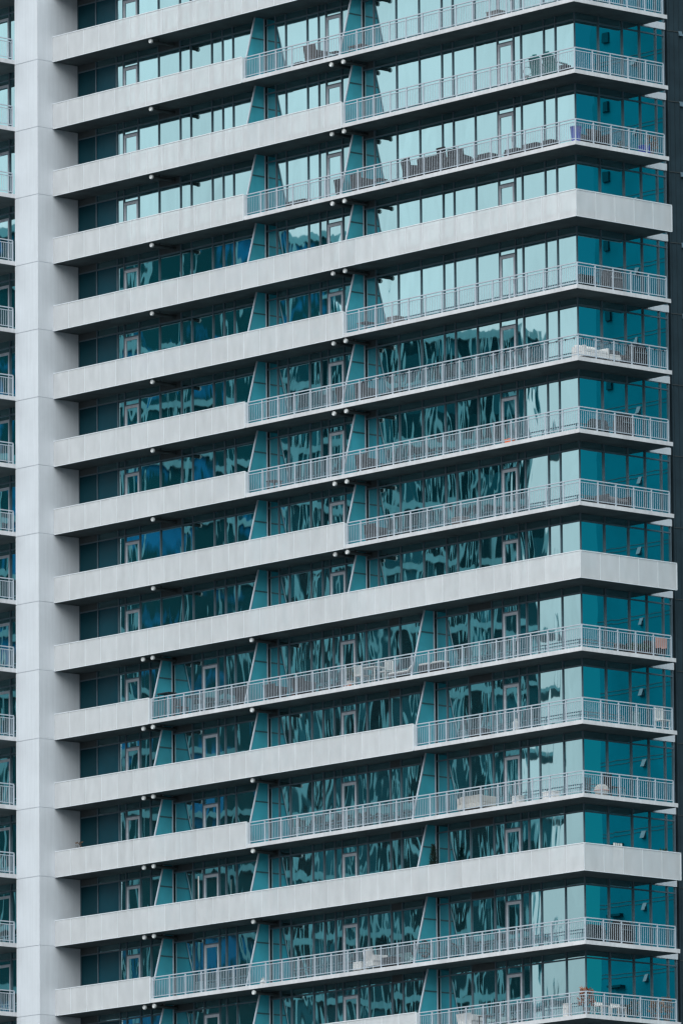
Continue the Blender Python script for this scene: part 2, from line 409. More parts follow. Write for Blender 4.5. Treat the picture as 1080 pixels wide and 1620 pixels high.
def balcony(k):
    z = zk(k)
    poly = [(-32.2, 0), (0, 0), (0, LB), (-1.75, LB), (-1.75, 1.75), (-32.2, 1.75)]
    s = part(MB().prism(poly, z, z+ST), 'balcony', MT['slab'])
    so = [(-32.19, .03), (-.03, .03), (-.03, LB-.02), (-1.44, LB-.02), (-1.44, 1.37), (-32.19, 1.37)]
    part(MB().prism(so, z-.004, z-.0005), 'soffit_shade', MT['soffit_shade'], s)  # thin dark sheet: painted shade on the slab's underside
    part(MB().prism([(-32.19,.20),(-.20,.20),(-.20,LB-.03),(-1.43,LB-.03),(-1.43,1.37),(-32.19,1.37)], z+ST+.0002, z+ST+.0008), 'anti_bounce_deck', MT['anti_bounce_deck'], s)  # unseen sheet added to cut light bouncing up to the slab above
    e = SOLID_TO[k]
    xs = 0.04 if e is None else e
    # perforated white screen, one sheet per metre
    m = MB(); t = MB()
    n = int(round(xs+32.2)); step = (xs+32.2)/n
    for i in range(n):
        a = -32.2+i*step
        m.box(a+.006, a+step-.006, -.042, -.038, z+.012, z+1.06)
        t.box(a+step-.03, a+step+.03 if i < n-1 else a+step, -.034, -.002, z+ST+.002, z+1.05)
        if i < n-1: t.box(a+step-.011, a+step+.011, -.047, -.0425, z+.0105, z+1.0595)
    t.box(-32.2, xs, -.055, .02, z+1.06, z+1.095)
    t.box(-32.2, xs, -.048, -.003, z-.012, z+.010)
    if e is None:
        yb = LB+.07; nb = 5
        for i in range(nb):
            a = -.03+i*(yb+.03)/nb; b = -.03+(i+1)*(yb+.03)/nb
            m.box(.038, .042, a+.006, b-.006, z+.012, z+1.06)
            if i < nb-1:
                t.box(.004, .034, b-.03, b+.03, z+ST+.002, z+1.05); t.box(.0425, .047, b-.011, b+.011, z+.0105, z+1.0595)
        t.box(-.02, .055, .0205, yb, z+1.06, z+1.095)
        t.box(.003, .048, -.002, yb, z-.012, z+.010)
        t.box(.002, .05, yb-.03, yb+.012, z+.0102, z+1.0598)
        t.box(.036, .05, -.052, -.036, z+.0102, z+1.0598)
    else:
        t.box(xs, xs+.04, -.05, .10, z+.0, z+1.0598)
    part(m, 'mesh_screen', MT['screen'], s); part(t, 'screen_frame', MT['trim'], s)
    # railing
    r = MB()
    if e is None:
        rail_run(r, -32.1, -.14, 'x', .14, z-.10, POSTS_A[1:])
        rail_run(r, .14, LB-.2, 'y', -.14, z-.10, POSTS_B[1:])
    else:
        rail_run(r, e+.12, -.06, 'x', .06, z, [e+.12]+[p for p in POSTS_A if p > e+.3 and p < -.5]+[-.06])
        rail_run(r, .09, POSTS_B[-1], 'y', -.06, z, [p for p in POSTS_B if p > .3])
        rail_run(r, -32.1, e-.10, 'x', .14, z-.10, POSTS_A[1:])
    part(r, 'railing', MT['rail'], s)
    return s
for k in range(-2, 16): balcony(k)

# ---- glazing
UP = dict(m=[-32.2,-31.0,-29.66,-29.22,-28.27,-26.94,-25.56,-24.88,-23.53,-22.84,-22.18,-20.85,-20.15,
             -19.49,-18.85,-17.51,-16.81,-16.35,-15.39,-14.08,-13.4,-12.04,-10.66,-9.3,-8.64,-7.33,-5.98,-5.03,-4.59,-3.24,-2.56,-1.45],
          doors=[-29.22,-16.35,-5.98], head=[-32.2,-26.94,-14.08], bays=[-32.2,-20.15,-14.08,-1.45], span=[-32.2,-31.0])
LO = dict(m=[-32.2,-31.07,-29.68,-29.24,-28.33,-27.67,-26.22,-24.98,-24.33,-23.36,-22.92,-22.26,-20.9,-20.2,
             -19.58,-18.9,-17.54,-16.85,-16.18,-15.74,-14.82,-14.18,-12.8,-12.14,-10.9,-10.05,-9.35,-8.04,-6.66,-6.02,-5.08,-4.62,-3.94,-2.55,-1.45],
          doors=[-29.24,-24.33,-15.74,-6.02], head=[-32.2,-26.22,-20.2,-12.8,-8.04], bays=[-32.2,-26.22,-20.2,-10.05,-1.45], span=[-32.2,-31.07])
BM = [1.38, 2.66, 3.97, 4.93, 5.82, 6.27]

def pane(mb, axis, a, b, z0, z1, off):
    """one sheet of glass, very slightly out of true"""
    t1, t2 = random.gauss(0, .0016), random.gauss(0, .0012)
    w_, h_ = b-a, z1-z0
    def d(u, v): return (u-.5)*w_*t1 + (v-.5)*h_*t2
    if axis == 'y':
        mb.quad((a, off+d(0,0), z0), (b, off+d(1,0), z0), (b, off+d(1,1), z1), (a, off+d(0,1), z1))
    else:
        mb.quad((off+d(0,0), a, z0), (off+d(1,0), b, z0), (off+d(1,1), b, z1), (off+d(0,1), a, z1))

def door_mesh(a, b, z0, z1):
    m = MB(); y0, y1 = GY-.035, GY-.004
    m.box(a+.03, a+.125, y0, y1, z0, z1); m.box(b-.125, b-.03, y0, y1, z0, z1)
    m.box(a+.125, b-.125, y0, y1, z1-.11, z1); m.box(a+.125, b-.125, y0, y1, z0, z0+.16)
    m.box(b-.10, b-.07, y0-.05, y0-.001, z0+.95, z0+1.12)
    return m

def storey(k):
    S = UP if k <= 8 else LO
    z0, z1 = zk(k)+ST, zk(k-1)
    zt = z1-.30; zd = zk(k)+2.30
    for b0, b1 in zip(S['bays'], S['bays'][1:]):
        ms = [x for x in S['m'] if b0-1e-3 <= x <= b1+1e-3]
        g = MB(); f = MB(); sp = []; lv = []; drs = []
        for a, b in zip(ms, ms[1:]):
            if a in S['span']:
                sp.append((MB().box(a, b, GY, GY+.02, z0, zt), 'spandrel' if a == -32.2 else 'spandrel2'))
            elif a in S['doors']:
                pane(g, 'y', a, b, z0, zd, GY); pane(g, 'y', a, b, zd, zt, GY); drs.append((a, b))
                f.box(a+.0255, b-.0255, GY-.04, GY-.003, zd, zd+.05)
            else:
                pane(g, 'y', a, b, z0, zt, GY)
            if a in S['head']: lv.append(MB().box(a+.03, b-.03, GY-.03, GY+.01, zt+.03, z1-.006))
            else: pane(g, 'y', a, b, zt, z1, GY)
        for x in ms:
            if x == -1.45: continue
            x0 = x-.022 if x > -32.1 else x+.002
            f.box(x0, x+.022, GY-.05, GY-.0025, z0, z1)
        xa = b0+.026; 
        for a, b in zip(ms, ms[1:]):
            f.box(a+.026, b-.026, GY-.05, GY-.003, zt-.025, zt+.025)
            f.box(a+.026, b-.026, GY-.05, GY-.003, z0+.0, z0+.05)
        if b1 == -1.45: f.box(-1.475, -1.45+.03, GY-.03, GY+.02, z0, z1)
        wo = part(g, 'window_wall', MT['glass'])
        part(f, 'window_frame', MT['mull'], wo)
        for q, mm in sp: part(q, 'spandrel_panel', MT[mm], wo)
        for q in lv: part(q, 'louvre_panel', MT['louvre'], wo)
        for a, b in drs: part(door_mesh(a, b, z0, zd), 'balcony_door', MT['door'], wo)
    # short side
    g = MB(); f = MB()
    for a, b in zip(BM, BM[1:]):
        pane(g, 'x', a, b, z0, zt, GX); 
        if a > 4.9: pane(g, 'x', a, b, zt, z1-.045, GX)
        else: pane(g, 'x', a, b, zt, z1, GX)
        f.box(GX+.003, GX+.05, a+.026, b-.026, zt-.025, zt+.025)
        f.box(GX+.003, GX+.05, a+.026, b-.026, z0, z0+.05)
    for y in BM[1:]:
        f.box(GX+.0025, GX+.06, y-.025, y+.025, z0, z1-.05 if y > 5 else z1)
    wo = part(g, 'window_wall', MT['glass']); part(f, 'window_frame', MT['mull'], wo)
    part(MB().box(GX-.25, GX+.09, LB+.004, 6.30, z1-.045, z1+.235), 'edge_beam', MT['pier'])

for k in range(-1, 16): storey(k)
# inner sheet of floor beyond the balcony at the end of the short side
# ---- privacy fins: frosted glass with a raked white front edge
def fin(x, k):
    z0, z1 = zk(k)+ST, zk(k-1)-.004
    yf0, yf1, yb = .05, .80, 1.27
    m = MB(); t = .006
    a = [(x-t, yf0+.03, z0+.02), (x-t, yb, z0+.02), (x-t, yb, z1), (x-t, yf1+.03, z1)]
    b = [(x+t, p[1], p[2]) for p in a]
    m.v = a+b; m.f = [(0,1,2,3)[::-1], (4,5,6,7), (0,4,7,3)[::-1], (1,5,6,2), (3,7,6,2)[::-1], (0,4,5,1)]
    o = part(m, 'privacy_fin', MT['fin'])
    e = MB(); dy = .05
    v = [(x-.03, yf0-.02, z0), (x+.03, yf0-.02, z0), (x+.03, yf0+.03, z0), (x-.03, yf0+.03, z0),
         (x-.03, yf1-.02, z1), (x+.03, yf1-.02, z1), (x+.03, yf1+.03, z1), (x-.03, yf1+.03, z1)]
    e.v = v; e.f = [(0,3,2,1),(4,5,6,7),(0,1,5,4),(1,2,6,5),(2,3,7,6),(3,0,4,7)]
    e.box(x-.025, x+.025, yb, yb+.06, z0, z1)
    part(e, 'fin_frame', MT['rail'], o)
    q = MB(); zb = zk(k)+2.0
    ya = yf0+(yf1-yf0)*(zb-z0)/(z1-z0)+.04
    q.box(x-.02, x+.02, ya, yb-.002, zb-.03, zb+.03)
    part(q, 'fin_bar', MT['finbar'], o)
for k in range(-1, 16):
    for x in (FIN_U if k <= 8 else FIN_L): fin(x, k)

# ---- exhaust pipes under the slabs, with a white round end at the slab edge
def pipe(x, k):
    z = zk(k)-.135
    o = part(MB().tube((x, .12, z), (x, GY-.002, z), .07, .07, 14), 'exhaust_pipe', MT['pipe'])
    c = MB(); c.tube((x, .06, z), (x, .13, z), .095, .095, 18); c.torus((x, .06, z), (0,1,0), .078, .016, 18, 6)
    part(c, 'pipe_cap', MT['cap'], o)
    part(MB().box(x-.02, x+.02, .5, .54, z+.06, zk(k)), 'pipe_hanger', MT['pipe'], o)
for k in range(-2, 8):
    for x in (-25.95, -14.6, -13.86): pipe(x, k)
for k in range(8, 16):
    for x in (-26.62, -26.01, -19.78): pipe(x, k)

# ---- wing beyond the pier
def wing(k):
    z = zk(k)
    s = part(MB().box(-40, -33.706, -1.86, .4, z+.04, z+.215), 'wing_balcony', MT['slab'])
    part(MB().box(-39.9, -33.73, -1.83, .09, z+.036, z+.0395), 'soffit_shade', MT['soffit_shade'], s)  # underside shade painted in as a dark sheet here too
    # the pier stands in the slab's corner: keep the slab clear of it
    r = MB(); rail_run(r, -1.80, -.97, 'y', -33.76, z+.06, [-1.77, -.97])
    rail_run(r, -40, -33.80, 'x', -1.80, z+.06, [-40+i for i in range(1, 7)])
    part(r, 'railing', MT['rail'], s)
    z0, z1 = z+.215, zk(k-1)+.04
    g = MB(); f = MB(); ms = [-40, -38.6, -37.2, -36.25, -35.2, -33.73]
    for a, b in zip(ms, ms[1:]):
        pane(g, 'y', a, b, z0, z1-.30, .1); pane(g, 'y', a, b, z1-.30, z1, .1)
        f.box(a+.026, b-.026, .05, .097, z1-.325, z1-.275); f.box(a+.026, b-.026, .05, .097, z0, z0+.05)
    for x in ms[1:]: f.box(x-.025, x+.025, .04, .0975, z0, z1)
    wo = part(g, 'window_wall', MT['glass']); part(f, 'window_frame', MT['mull'], wo)
    d = MB(); a, b, zt = -36.25, -35.2, z+2.45
    d.box(a+.03, a+.12, .065, .096, z0, zt); d.box(b-.12, b-.03, .065, .096, z0, zt)
    d.box(a+.12, b-.12, .065, .096, zt-.11, zt); d.box(a+.12, b-.12, .065, .096, z0, z0+.15)
    part(d, 'balcony_door', MT['door'], wo)
for k in range(-2, 15): wing(k)

# ------------------------------------------------------------------ dark neighbour at the right edge
dk = thing('dark_tower', 'dark slate clad building wall behind the right end of the balconies', 'building', (-1.30, 6.33, 0), R(-10))
d = MB(); top = zk(-3)
d.box(-8, 0, .02, 9, 0.01, top)
for i in range(38): d.box(-.002, .018, .10+i*.235, .13+i*.235, 0.5, top-.2)
for k in range(-2, 16): pass
d.build('wall', MT['dark'], dk)
j = MB()
for k in range(-2, 26): j.box(.004, .03, .022, 9, zk(k)-.10, zk(k)-.07)
j.build('panel_joint', MT['pipe'], dk)
for k in range(-2, 16):
    z = zk(k)-.16
    f = MB(); y0 = .55
    f.v = [(.02,y0,z+.11),(.02,y0+.17,z+.11),(.11,y0+.17,z-.10),(.11,y0,z-.10),(.02,y0,z-.10),(.02,y0+.17,z-.10)]
    f.f = [(0,1,2,3)[::-1],(0,3,4),(1,5,2),(3,2,5,4)[::-1]]
    f.build('vent_flap', MT['flap'], dk)

# return wing of the same building: stands out of the picture to the right, mirrored in the short side's glass
DI = (Matrix.Translation((-1.30, 6.33, 0)) @ Matrix.Rotation(R(-10), 4, 'Z')).inverted()
def dpart(mb, name, mat):
    o = mb.build(name, mat, dk); o.matrix_parent_inverse = DI; return o
wg = MB().box(-.6, 6.2, 9.5, 15, 0.01, top); dpart(wg, 'return_wing', MT['wingclad'])
j = MB()
for k in range(-4, 26):
    j.box(-.6, 6.2, 9.482, 9.498, zk(k)+.05, zk(k)+.062); j.box(-.6, 6.2, 9.482, 9.498, zk(k)+.20, zk(k)+.212)
dpart(j, 'panel_joint', MT['pipe'])
for k in range(-4, 18):
    z = zk(k)-.07
    f = MB(); x0 = 3.55
    f.v = [(x0,9.496,z+.16),(x0+.22,9.496,z+.16),(x0+.22,9.36,z-.14),(x0,9.36,z-.14),(x0,9.496,z-.14),(x0+.22,9.496,z-.14)]
    f.f = [(0,1,2,3)[::-1],(0,3,4),(1,5,2),(3,2,5,4)[::-1]]
    dpart(f, 'vent_flap', MT['flap'])
    if k < 6:
        c = MB().box(5.2, 5.55, 9.40, 9.498, zk(k)+1.0, zk(k)+1.42); dpart(c, 'duct_box', MT['wingdark'])
    if k in (11, 12, 13):
        c = MB().box(4.9, 5.6, 9.25, 9.498, zk(k)-.36, zk(k)-.26); dpart(c, 'canopy', MT['wingdark'])

# ------------------------------------------------------------------ towers across the street, seen only as reflections
def city_tower(label, cx, cy, rz, w_, dep, h, bay, wallm, glassm, seed, name='city_tower'):
    """local frame: +x along the front, front faces -y"""
    random.seed(seed)
    t = thing(name, label, 'building', (cx, cy, 0), rz)
    MB().box(0, w_, .3, dep, .01, h-.4).build('glazing', glassm, t)
    p = MB(); n = int(w_/bay); pw = min(.16, bay*.13)
    for i in range(n+1):
        x = i*w_/n; p.box(x-pw, x+pw, 0, .45, .01, h)
    p.box(.17, w_-.17, .05, dep, h-.38, h)
    p.build('pilaster', wallm, t)
    f = MB(); z = 3.0
    while z < h-1:
        f.box(.162, w_-.162, .12, .29, z, z+.32); z += 3.1
    f.build('floor_band', wallm, t)
    b = MB(); z = 3.0
    while z < h-3:
        b.box(-1.5, -.17, .5, 3.2, z, z+.2)
        b.box(-1.5, -1.44, .5, 3.2, z+.2, z+1.2)
        z += 3.1
    b.build('balcony', wallm, t)
    return t
AXU = Vector((.665, -.747, 0)); AWAY = Vector((-.747, -.665, 0))
def city(u0, s, label, w_, dep, h, bay, wm, gm, seed):
    c = Vector((261.5, 248.4, 0)) + AWAY*s + AXU*u0
    city_tower(label, c.x, c.y, math.atan2(AXU.y, AXU.x)+math.pi, w_, dep, h, bay, wm, gm, seed)

city(9.7, 455, 'pale pilastered tower across the street mirrored in the middle windows', 13, 12, 86.5, .85, MT['nwall'], MT['nglass'], 3)
city(0.2, 478, 'taller dark tower across the street mirrored in the left windows', 30, 14, 96.0, 2.6, MT['nwall'], MT['nblue'], 4)
random.seed(21)

# ------------------------------------------------------------------ things on the balconies
def fl(k): return zk(k)+ST+.001
def at(x, y, k): return (x, y, fl(k))

def legs(t, pts, h, r, m):
    for x, y in pts: MB().tube((x, y, 0), (x, y, h), r, r, 8).build('leg', m, t)

def armchair(label, x, y, k, rz, m, cm=None, w_=.68, bh=.86, group=None, name='armchair'):
    t = thing(name, label, 'chair', at(x, y, k), rz, group)
    h = w_/2
    legs(t, [(-h+.05,-.27),(h-.05,-.27),(-h+.05,.27),(h-.05,.27)], .16, .022, m)
    MB().box(-h, h, -.32, .32, .16, .36).build('seat', m, t, .02)
    b = MB()
    for i in range(7):
        a = -h+.04+i*(w_-.08)/6
        b.obox(Matrix.Translation((a, .33-.05*math.cos((i-3)/3*1.4), .36+(bh-.36)/2)) @ Matrix.Rotation(R(-10), 4, 'X'), (w_-.04)/6.1, .05, bh-.36+.05*math.cos((i-3)/3*1.2))
    b.build('backrest', m, t)
    for s in (-1, 1):
        MB().box(s*h-.045, s*h+.045, -.32, .30, .36, .60).build('armrest', m, t, .015)
    if cm: MB().box(-h+.06, h-.06, -.30, .24, .36, .46).build('cushion', cm, t, .03)
    return t

def adirondack(label, x, y, k, rz, m, group=None):
    t = thing('adirondack_chair', label, 'chair', at(x, y, k), rz, group)
    st = MB()
    for i in range(5): st.obox(Matrix.Translation((0, -.22+i*.11, .36-.035*i)) @ Matrix.Rotation(R(-17), 4, 'X'), .54, .095, .025)
    st.build('seat', m, t)
    b = MB()
    for i in range(6):
        hh = .86-.05*abs(i-2.5)**1.3
        b.obox(Matrix.Translation((-.25+i*.1, .34, .24+hh*.45)) @ Matrix.Rotation(R(-20), 4, 'X'), .09, .025, hh)
    b.build('backrest', m, t)
    for s in (-1, 1):
        MB().box(s*.33-.07, s*.33+.07, -.36, .34, .555, .58).build('armrest', m, t)
        MB().box(s*.30-.02, s*.30+.02, -.33, -.23, 0, .555).build('leg', m, t)
        MB().obox(Matrix.Translation((s*.30, .14, .19)) @ Matrix.Rotation(R(-20), 4, 'X'), .04, .82, .10).build('leg', m, t)
    return t

def sofa(label, x, y, k, rz, m, cm, w_=1.4, bh=.74, group=None, name='sofa'):
    t = thing(name, label, 'sofa', at(x, y, k), rz, group); h = w_/2
    legs(t, [(-h+.07,-.32),(h-.07,-.32),(-h+.07,.32),(h-.07,.32)], .12, .025, MT['steel'])
    MB().box(-h, h, -.38, .38, .12, .30).build('base', m, t, .02)
    n = 2
    for i in range(n):
        a = -h+.12+i*(w_-.24)/n; b = a+(w_-.24)/n-.015
        MB().box(a, b, -.37, .20, .301, .44).build('seat_cushion', cm, t, .035)
        MB().obox(Matrix.Translation(((a+b)/2, .27, .30+(bh-.30)/2)) @ Matrix.Rotation(R(-9), 4, 'X'), b-a, .15, bh-.30).build('back_cushion', cm, t, .035)
    for s in (-1, 1): MB().box(s*(h-.055)-.05, s*(h-.055)+.05, -.38, .38, .301, .56).build('armrest', m, t, .02)
    return t

def ottoman(label, x, y, k, m, w_=.6, d=.5, h=.36, rz=0, group=None, cm=None):
    t = thing('ottoman', label, 'ottoman', at(x, y, k), rz, group)
    legs(t, [(-w_/2+.06,-d/2+.06),(w_/2-.06,-d/2+.06),(-w_/2+.06,d/2-.06),(w_/2-.06,d/2-.06)], .10, .02, m)
    MB().box(-w_/2, w_/2, -d/2, d/2, .10, h-.08).build('base', m, t, .02)
    MB().box(-w_/2+.01, w_/2-.01, -d/2+.01, d/2-.01, h-.079, h).build('cushion', cm or m, t, .03)
    return t

def lounger(label, x, y, k, rz, m, cm, group=None):
    t = thing('sun_lounger', label, 'lounger', at(x, y, k), rz, group)
    legs(t, [(-.75,-.25),(.6,-.25),(-.75,.25),(.6,.25)], .22, .02, m)
    MB().box(-.85, .9, -.30, .30, .22, .27).build('frame', m, t)
    MB().box(-.85, .25, -.28, .28, .271, .35).build('seat_cushion', cm, t, .03)
    MB().obox(Matrix.Translation((.55, 0, .50)) @ Matrix.Rotation(R(-38), 4, 'Y'), .68, .54, .08).build('backrest', cm, t, .03)
    return t

def table(label, x, y, k, m, w_=.6, h=.5, d=None, rz=0, group=None, name='side_table'):
    t = thing(name, label, 'table', at(x, y, k), rz, group); d = d or w_
    MB().box(-w_/2, w_/2, -d/2, d/2, h-.04, h).build('table_top', m, t, .006)
    legs(t, [(-w_/2+.05,-d/2+.05),(w_/2-.05,-d/2+.05),(-w_/2+.05,d/2-.05),(w_/2-.05,d/2-.05)], h-.04, .02, m)
    return t

def dining_chair(label, x, y, k, rz, m, bh=.88, group=None, slats=4):
    t = thing('dining_chair', label, 'chair', at(x, y, k), rz, group)
    for sx in (-1, 1):
        MB().box(sx*.20-.02, sx*.20+.02, -.22, -.18, 0, .43).build('leg', m, t)
        MB().box(sx*.20-.02, sx*.20+.02, .18, .22, 0, bh).build('leg', m, t)
    MB().box(-.23, .23, -.23, .175, .43, .47).build('seat', m, t, .01)
    b = MB()
    for i in range(slats):
        a = -.16+i*.32/(slats-1); b.box(a-.025, a+.025, .185, .215, .52, bh-.0)
    b.box(-.178, .178, .19, .21, .50, .55)
    b.build('backrest', m, t)
    return t

def plant(label, x, y, k, leafm, h=.7, r=.28, n=140, pot=MT['pot'], ph=.3, name='potted_plant', ls=.13, group=None):
    t = thing(name, label, 'plant', at(x, y, k), 0, group)
    p = MB(); p.lathe([(.10*ph/.3, 0), (.15*ph/.3, ph), (.165*ph/.3, ph), (.165*ph/.3, ph-.03)], 14); p.build('pot', pot, t)
    s = MB()
    for i in range(6):
        a = random.uniform(0, 6.28); q = random.uniform(.3, .8)*r
        s.path([(0,0,ph-.02), (q*.4*math.cos(a), q*.4*math.sin(a), ph+h*.4), (q*math.cos(a), q*math.sin(a), ph+h*random.uniform(.65,.95))], .008, 5)
    s.build('stem', MT['brown'], t)
    l = MB()
    for i in range(n):
        a = random.uniform(0, 6.28); zz = random.random()**.8; rr = r*math.sqrt(random.random())*(1-.55*zz)
        l.leaf((rr*math.cos(a), rr*math.sin(a), ph+.05+h*zz*.9), (math.cos(a)*.8, math.sin(a)*.8, random.uniform(-.1, 1.1)), ls*random.uniform(.7,1.3), ls*.45)
    l.build('leaves', leafm, t)
    return t

def conifer(label, x, y, k, h=1.5, r=.34):
    t = thing('potted_conifer', label, 'tree', at(x, y, k))
    MB().lathe([(.14, 0), (.20, .34), (.22, .34), (.22, .30)], 16).build('pot', MT['pot'], t)
    MB().tube((0,0,.3), (0,0,.3+h*.93), .03, .006, 8).build('trunk', MT['brown'], t)
    l = MB()
    for i in range(1500):
        zz = random.random()**1.3; a = random.uniform(0, 6.28)
        rr = r*(1-zz)*(0.25+.75*random.random())*(.75+.25*math.sin(a*3+zz*21))
        l.leaf((rr*math.cos(a), rr*math.sin(a), .36+h*zz), (math.cos(a)*.6, math.sin(a)*.6, random.uniform(.3,1.2)), .13*random.uniform(.6,1.2), .03)
    l.build('crown', MT['conifer'], t)
    return t

def bicycle(label, x, y, k, rz):
    t = thing('bicycle', label, 'bicycle', at(x, y, k), rz)
    for cx in (-.52, .52):
        wv = MB().torus((cx, 0, .345), (0,1,0), .325, .02, 28, 6).build('wheel', MT['rubber'], t)
        sp = MB()
        for i in range(12):
            a = i*math.pi/6; sp.tube((cx, 0, .345), (cx+.31*math.cos(a), 0, .345+.31*math.sin(a)), .003, .003, 4)
        sp.build('spokes', MT['steel'], wv)
    f = MB(); bb = (-.08,0,.30); st = (-.22,0,.80); hd = (.36,0,.82); hb = (.40,0,.68); rw = (-.52,0,.345); fwp = (.52,0,.345)
    for a, b in ((bb,st),(st,hd),(bb,hb),(hd,hb),(rw,bb),(rw,st),(hb,fwp)): f.tube(a, b, .018, .018, 8)
    f.build('frame', MT['black'], t)
    hbm = MB(); hbm.path([(.36,0,.82),(.35,0,.96)], .014); hbm.path([(.28,-.27,.98),(.37,-.2,.96),(.37,.2,.96),(.28,.27,.98)], .014)
    hbm.build('handlebar', MT['black'], t)
    MB().tube((-.22,0,.80), (-.25,0,.93), .013).build('seat_post', MT['steel'], t)
    MB().obox(Matrix.Translation((-.26,0,.95)), .26, .13, .05).build('saddle', MT['black'], t, .02)
    MB().torus((bb[0], .03, bb[2]), (0,1,0), .09, .008, 18, 5).build('chainring', MT['steel'], t)
    return t

def cabinet(label, x, y, k, m, w_=.8, d=.42, h=.5, rz=0, name='storage_box', cat='box'):
    t = thing(name, label, cat, at(x, y, k), rz)
    MB().box(-w_/2, w_/2, -d/2, d/2, 0, h-.05).build('body', m, t, .012)
    MB().box(-w_/2-.015, w_/2+.015, -d/2-.015, d/2+.015, h-.049, h).build('lid', m, t, .012)
    MB().box(-.08, .08, -d/2-.03, -d/2-.001, h-.20, h-.16).build('handle', m, t)
    return t

def planter(label, x, y, k, m, leafm, w_=.6, h=.34, rz=0, lh=.35, n=120):
    t = thing('planter_box', label, 'planter', at(x, y, k), rz)
    MB().box(-w_/2, w_/2, -.17, .17, 0, h).build('box', m, t, .012)
    l = MB()
    for i in range(n):
        px = random.uniform(-w_/2, w_/2); py = random.uniform(-.15, .15)
        l.leaf((px, py, h+random.random()*lh), (random.uniform(-.6,.6), random.uniform(-.6,.6), 1), random.uniform(.08,.18), .05)
    l.build('leaves', leafm, t)
    return t

def grill(label, x, y, k, rz=0):
    t = thing('barbecue_grill', label, 'grill', at(x, y, k), rz)
    MB().box(-.40, .40, -.24, .24, 0, .74).build('cover', MT['black'], t, .04)
    MB().tube((-.36,0,.80), (.36,0,.80), .20, .20, 16).build('hood', MT['black'], t)
    MB().box(-.30, .30, -.30, -.241, .60, .64).build('handle', MT['steel'], t)
    return t

def sl(s, n): return [s % q for q in n]
PI = math.pi
# top railed balcony (floor 0)
armchair('dark brown armchair by a window left of the door on the topmost railed balcony', -16.25, .70, 0, PI, MT['brown'])
ottoman('low dark footstool beside the brown armchair on the topmost railed balcony', -17.05, .60, 0, MT['black'], .5, .4, .28)
table('small dark side table right of the brown armchair on the topmost railed balcony', -14.85, .6, 0, MT['brown'], .45, .34)
table('low dark coffee table behind the rail beside the upper slanted fin on the topmost balcony', -13.5, .62, 0, MT['brown'], .8, .38, .5, name='coffee_table')
cabinet('grey lidded storage box near the corner on the topmost railed balcony', -5.4, .75, 0, MT['pot'], .7, .4, .45)
# second balcony from the top (floor 1)
adirondack('left teal slat chair with its rounded back on the second balcony from the top', -2.62, .62, 1, PI+.25, MT['green'], 'teal slat chairs on the second balcony')
adirondack('right, taller looking teal slat chair nearest the corner on the second balcony from the top', -1.82, .62, 1, PI+.15, MT['green'], 'teal slat chairs on the second balcony')
t = thing('wire_plant_stand', 'round wire stand left of the teal slat chairs on the second balcony', 'plant stand', at(-3.35, .55, 1))
MB().torus((0,0,.52), (.6,-.8,0), .17, .010, 24, 5).build('hoop', MT['black'], t)
MB().lathe([(.13,0),(.17,.30),(.15,.30)], 14).build('pot', MT['pot'], t)
MB().tube((0,0,.30), (0,0,.36), .01, .01, 6).build('stem', MT['black'], t)
ottoman('small dark ottoman between the teal slat chairs and the corner post', -1.10, .5, 1, MT['black'], .4, .4, .38)
# third balcony (floor 2)
G2 = 'low dark cushioned seats along the third balcony'
ottoman('long low dark bench behind the left rail of the third balcony, before the first fin', -17.25, .6, 2, MT['black'], 1.15, .45, .30)
armchair('dark armchair left of the blue box, under the second fin on the third balcony', -14.45, .68, 2, PI, MT['black'], MT['blue'], .6, .74)
armchair('dark armchair right of the second fin post on the third balcony', -13.45, .68, 2, PI, MT['black'], None, .62, .80)
table('low dark table just right of the second fin on the third balcony', -12.4, .6, 2, MT['black'], .7, .42, .45)
armchair('leftmost high black wicker armchair of the big lounge set on the third balcony', -10.25, .62, 2, PI-.35, MT['black'], MT['pot'], .80, .92)
sofa('long black wicker sofa at the centre of the lounge set on the third balcony', -9.05, .62, 2, PI, MT['black'], MT['black'], 1.5, .80)
armchair('tall black wicker armchair touching the right end of the wicker sofa on the third balcony', -8.12, .55, 2, PI, MT['black'], None, .5, 1.02)
armchair('rightmost black wicker armchair of the lounge set on the third balcony', -7.45, .60, 2, PI+.3, MT['black'], MT['pot'], .70, .86)
for x, w_, h, lab in ((-6.55,.7,.32,'low dark ottoman just right of the wicker lounge set on the third balcony'),
                      (-5.75,.7,.42,'taller dark ottoman left of the glass door on the third balcony'),
                      (-4.15,.75,.36,'dark ottoman in front of the glass door on the third balcony'),
                      (-3.05,.85,.40,'wide dark ottoman right of the glass door on the third balcony'),
                      (-2.05,.6,.38,'dark ottoman nearest the corner on the third balcony')):
    ottoman(lab, x, .55, 2, MT['black'], w_, .5, h, 0, G2)
t = thing('storage_bin', 'deep blue open bin standing in the corner of the third balcony', 'bin', at(-.42, .42, 2))
b = MB(); b.lathe([(.17,0),(.22,.62),(.235,.62),(.235,.66),(.20,.66),(.20,.60)], 18); b.build('bin_body', MT['blue'], t)
MB().torus((.225,0,.48), (1,0,0), .06, .01, 14, 5).build('handle', MT['blue'], t)
ottoman('low dark pouf right of the blue bin on the short side of the third balcony', -.62, 1.15, 2, MT['black'], .55, .55, .40)
armchair('black round backed armchair on the short side of the third balcony', -.65, 1.92, 2, PI/2, MT['black'], None, .72, .82)
plant('bushy brown and green plant at the far end of the third balcony', -.62, 4.72, 2, MT['tan'], .6, .26, 120)
cabinet('blue lidded crate beside the plant at the far end of the third balcony', -.55, 5.0-.72, 2, MT['blue'], .4, .3, .42, PI/2)
# floor 3, behind the upper white band
bicycle('black bicycle leaning by the second fin behind the upper full white band', -12.95, .62, 3, .12)
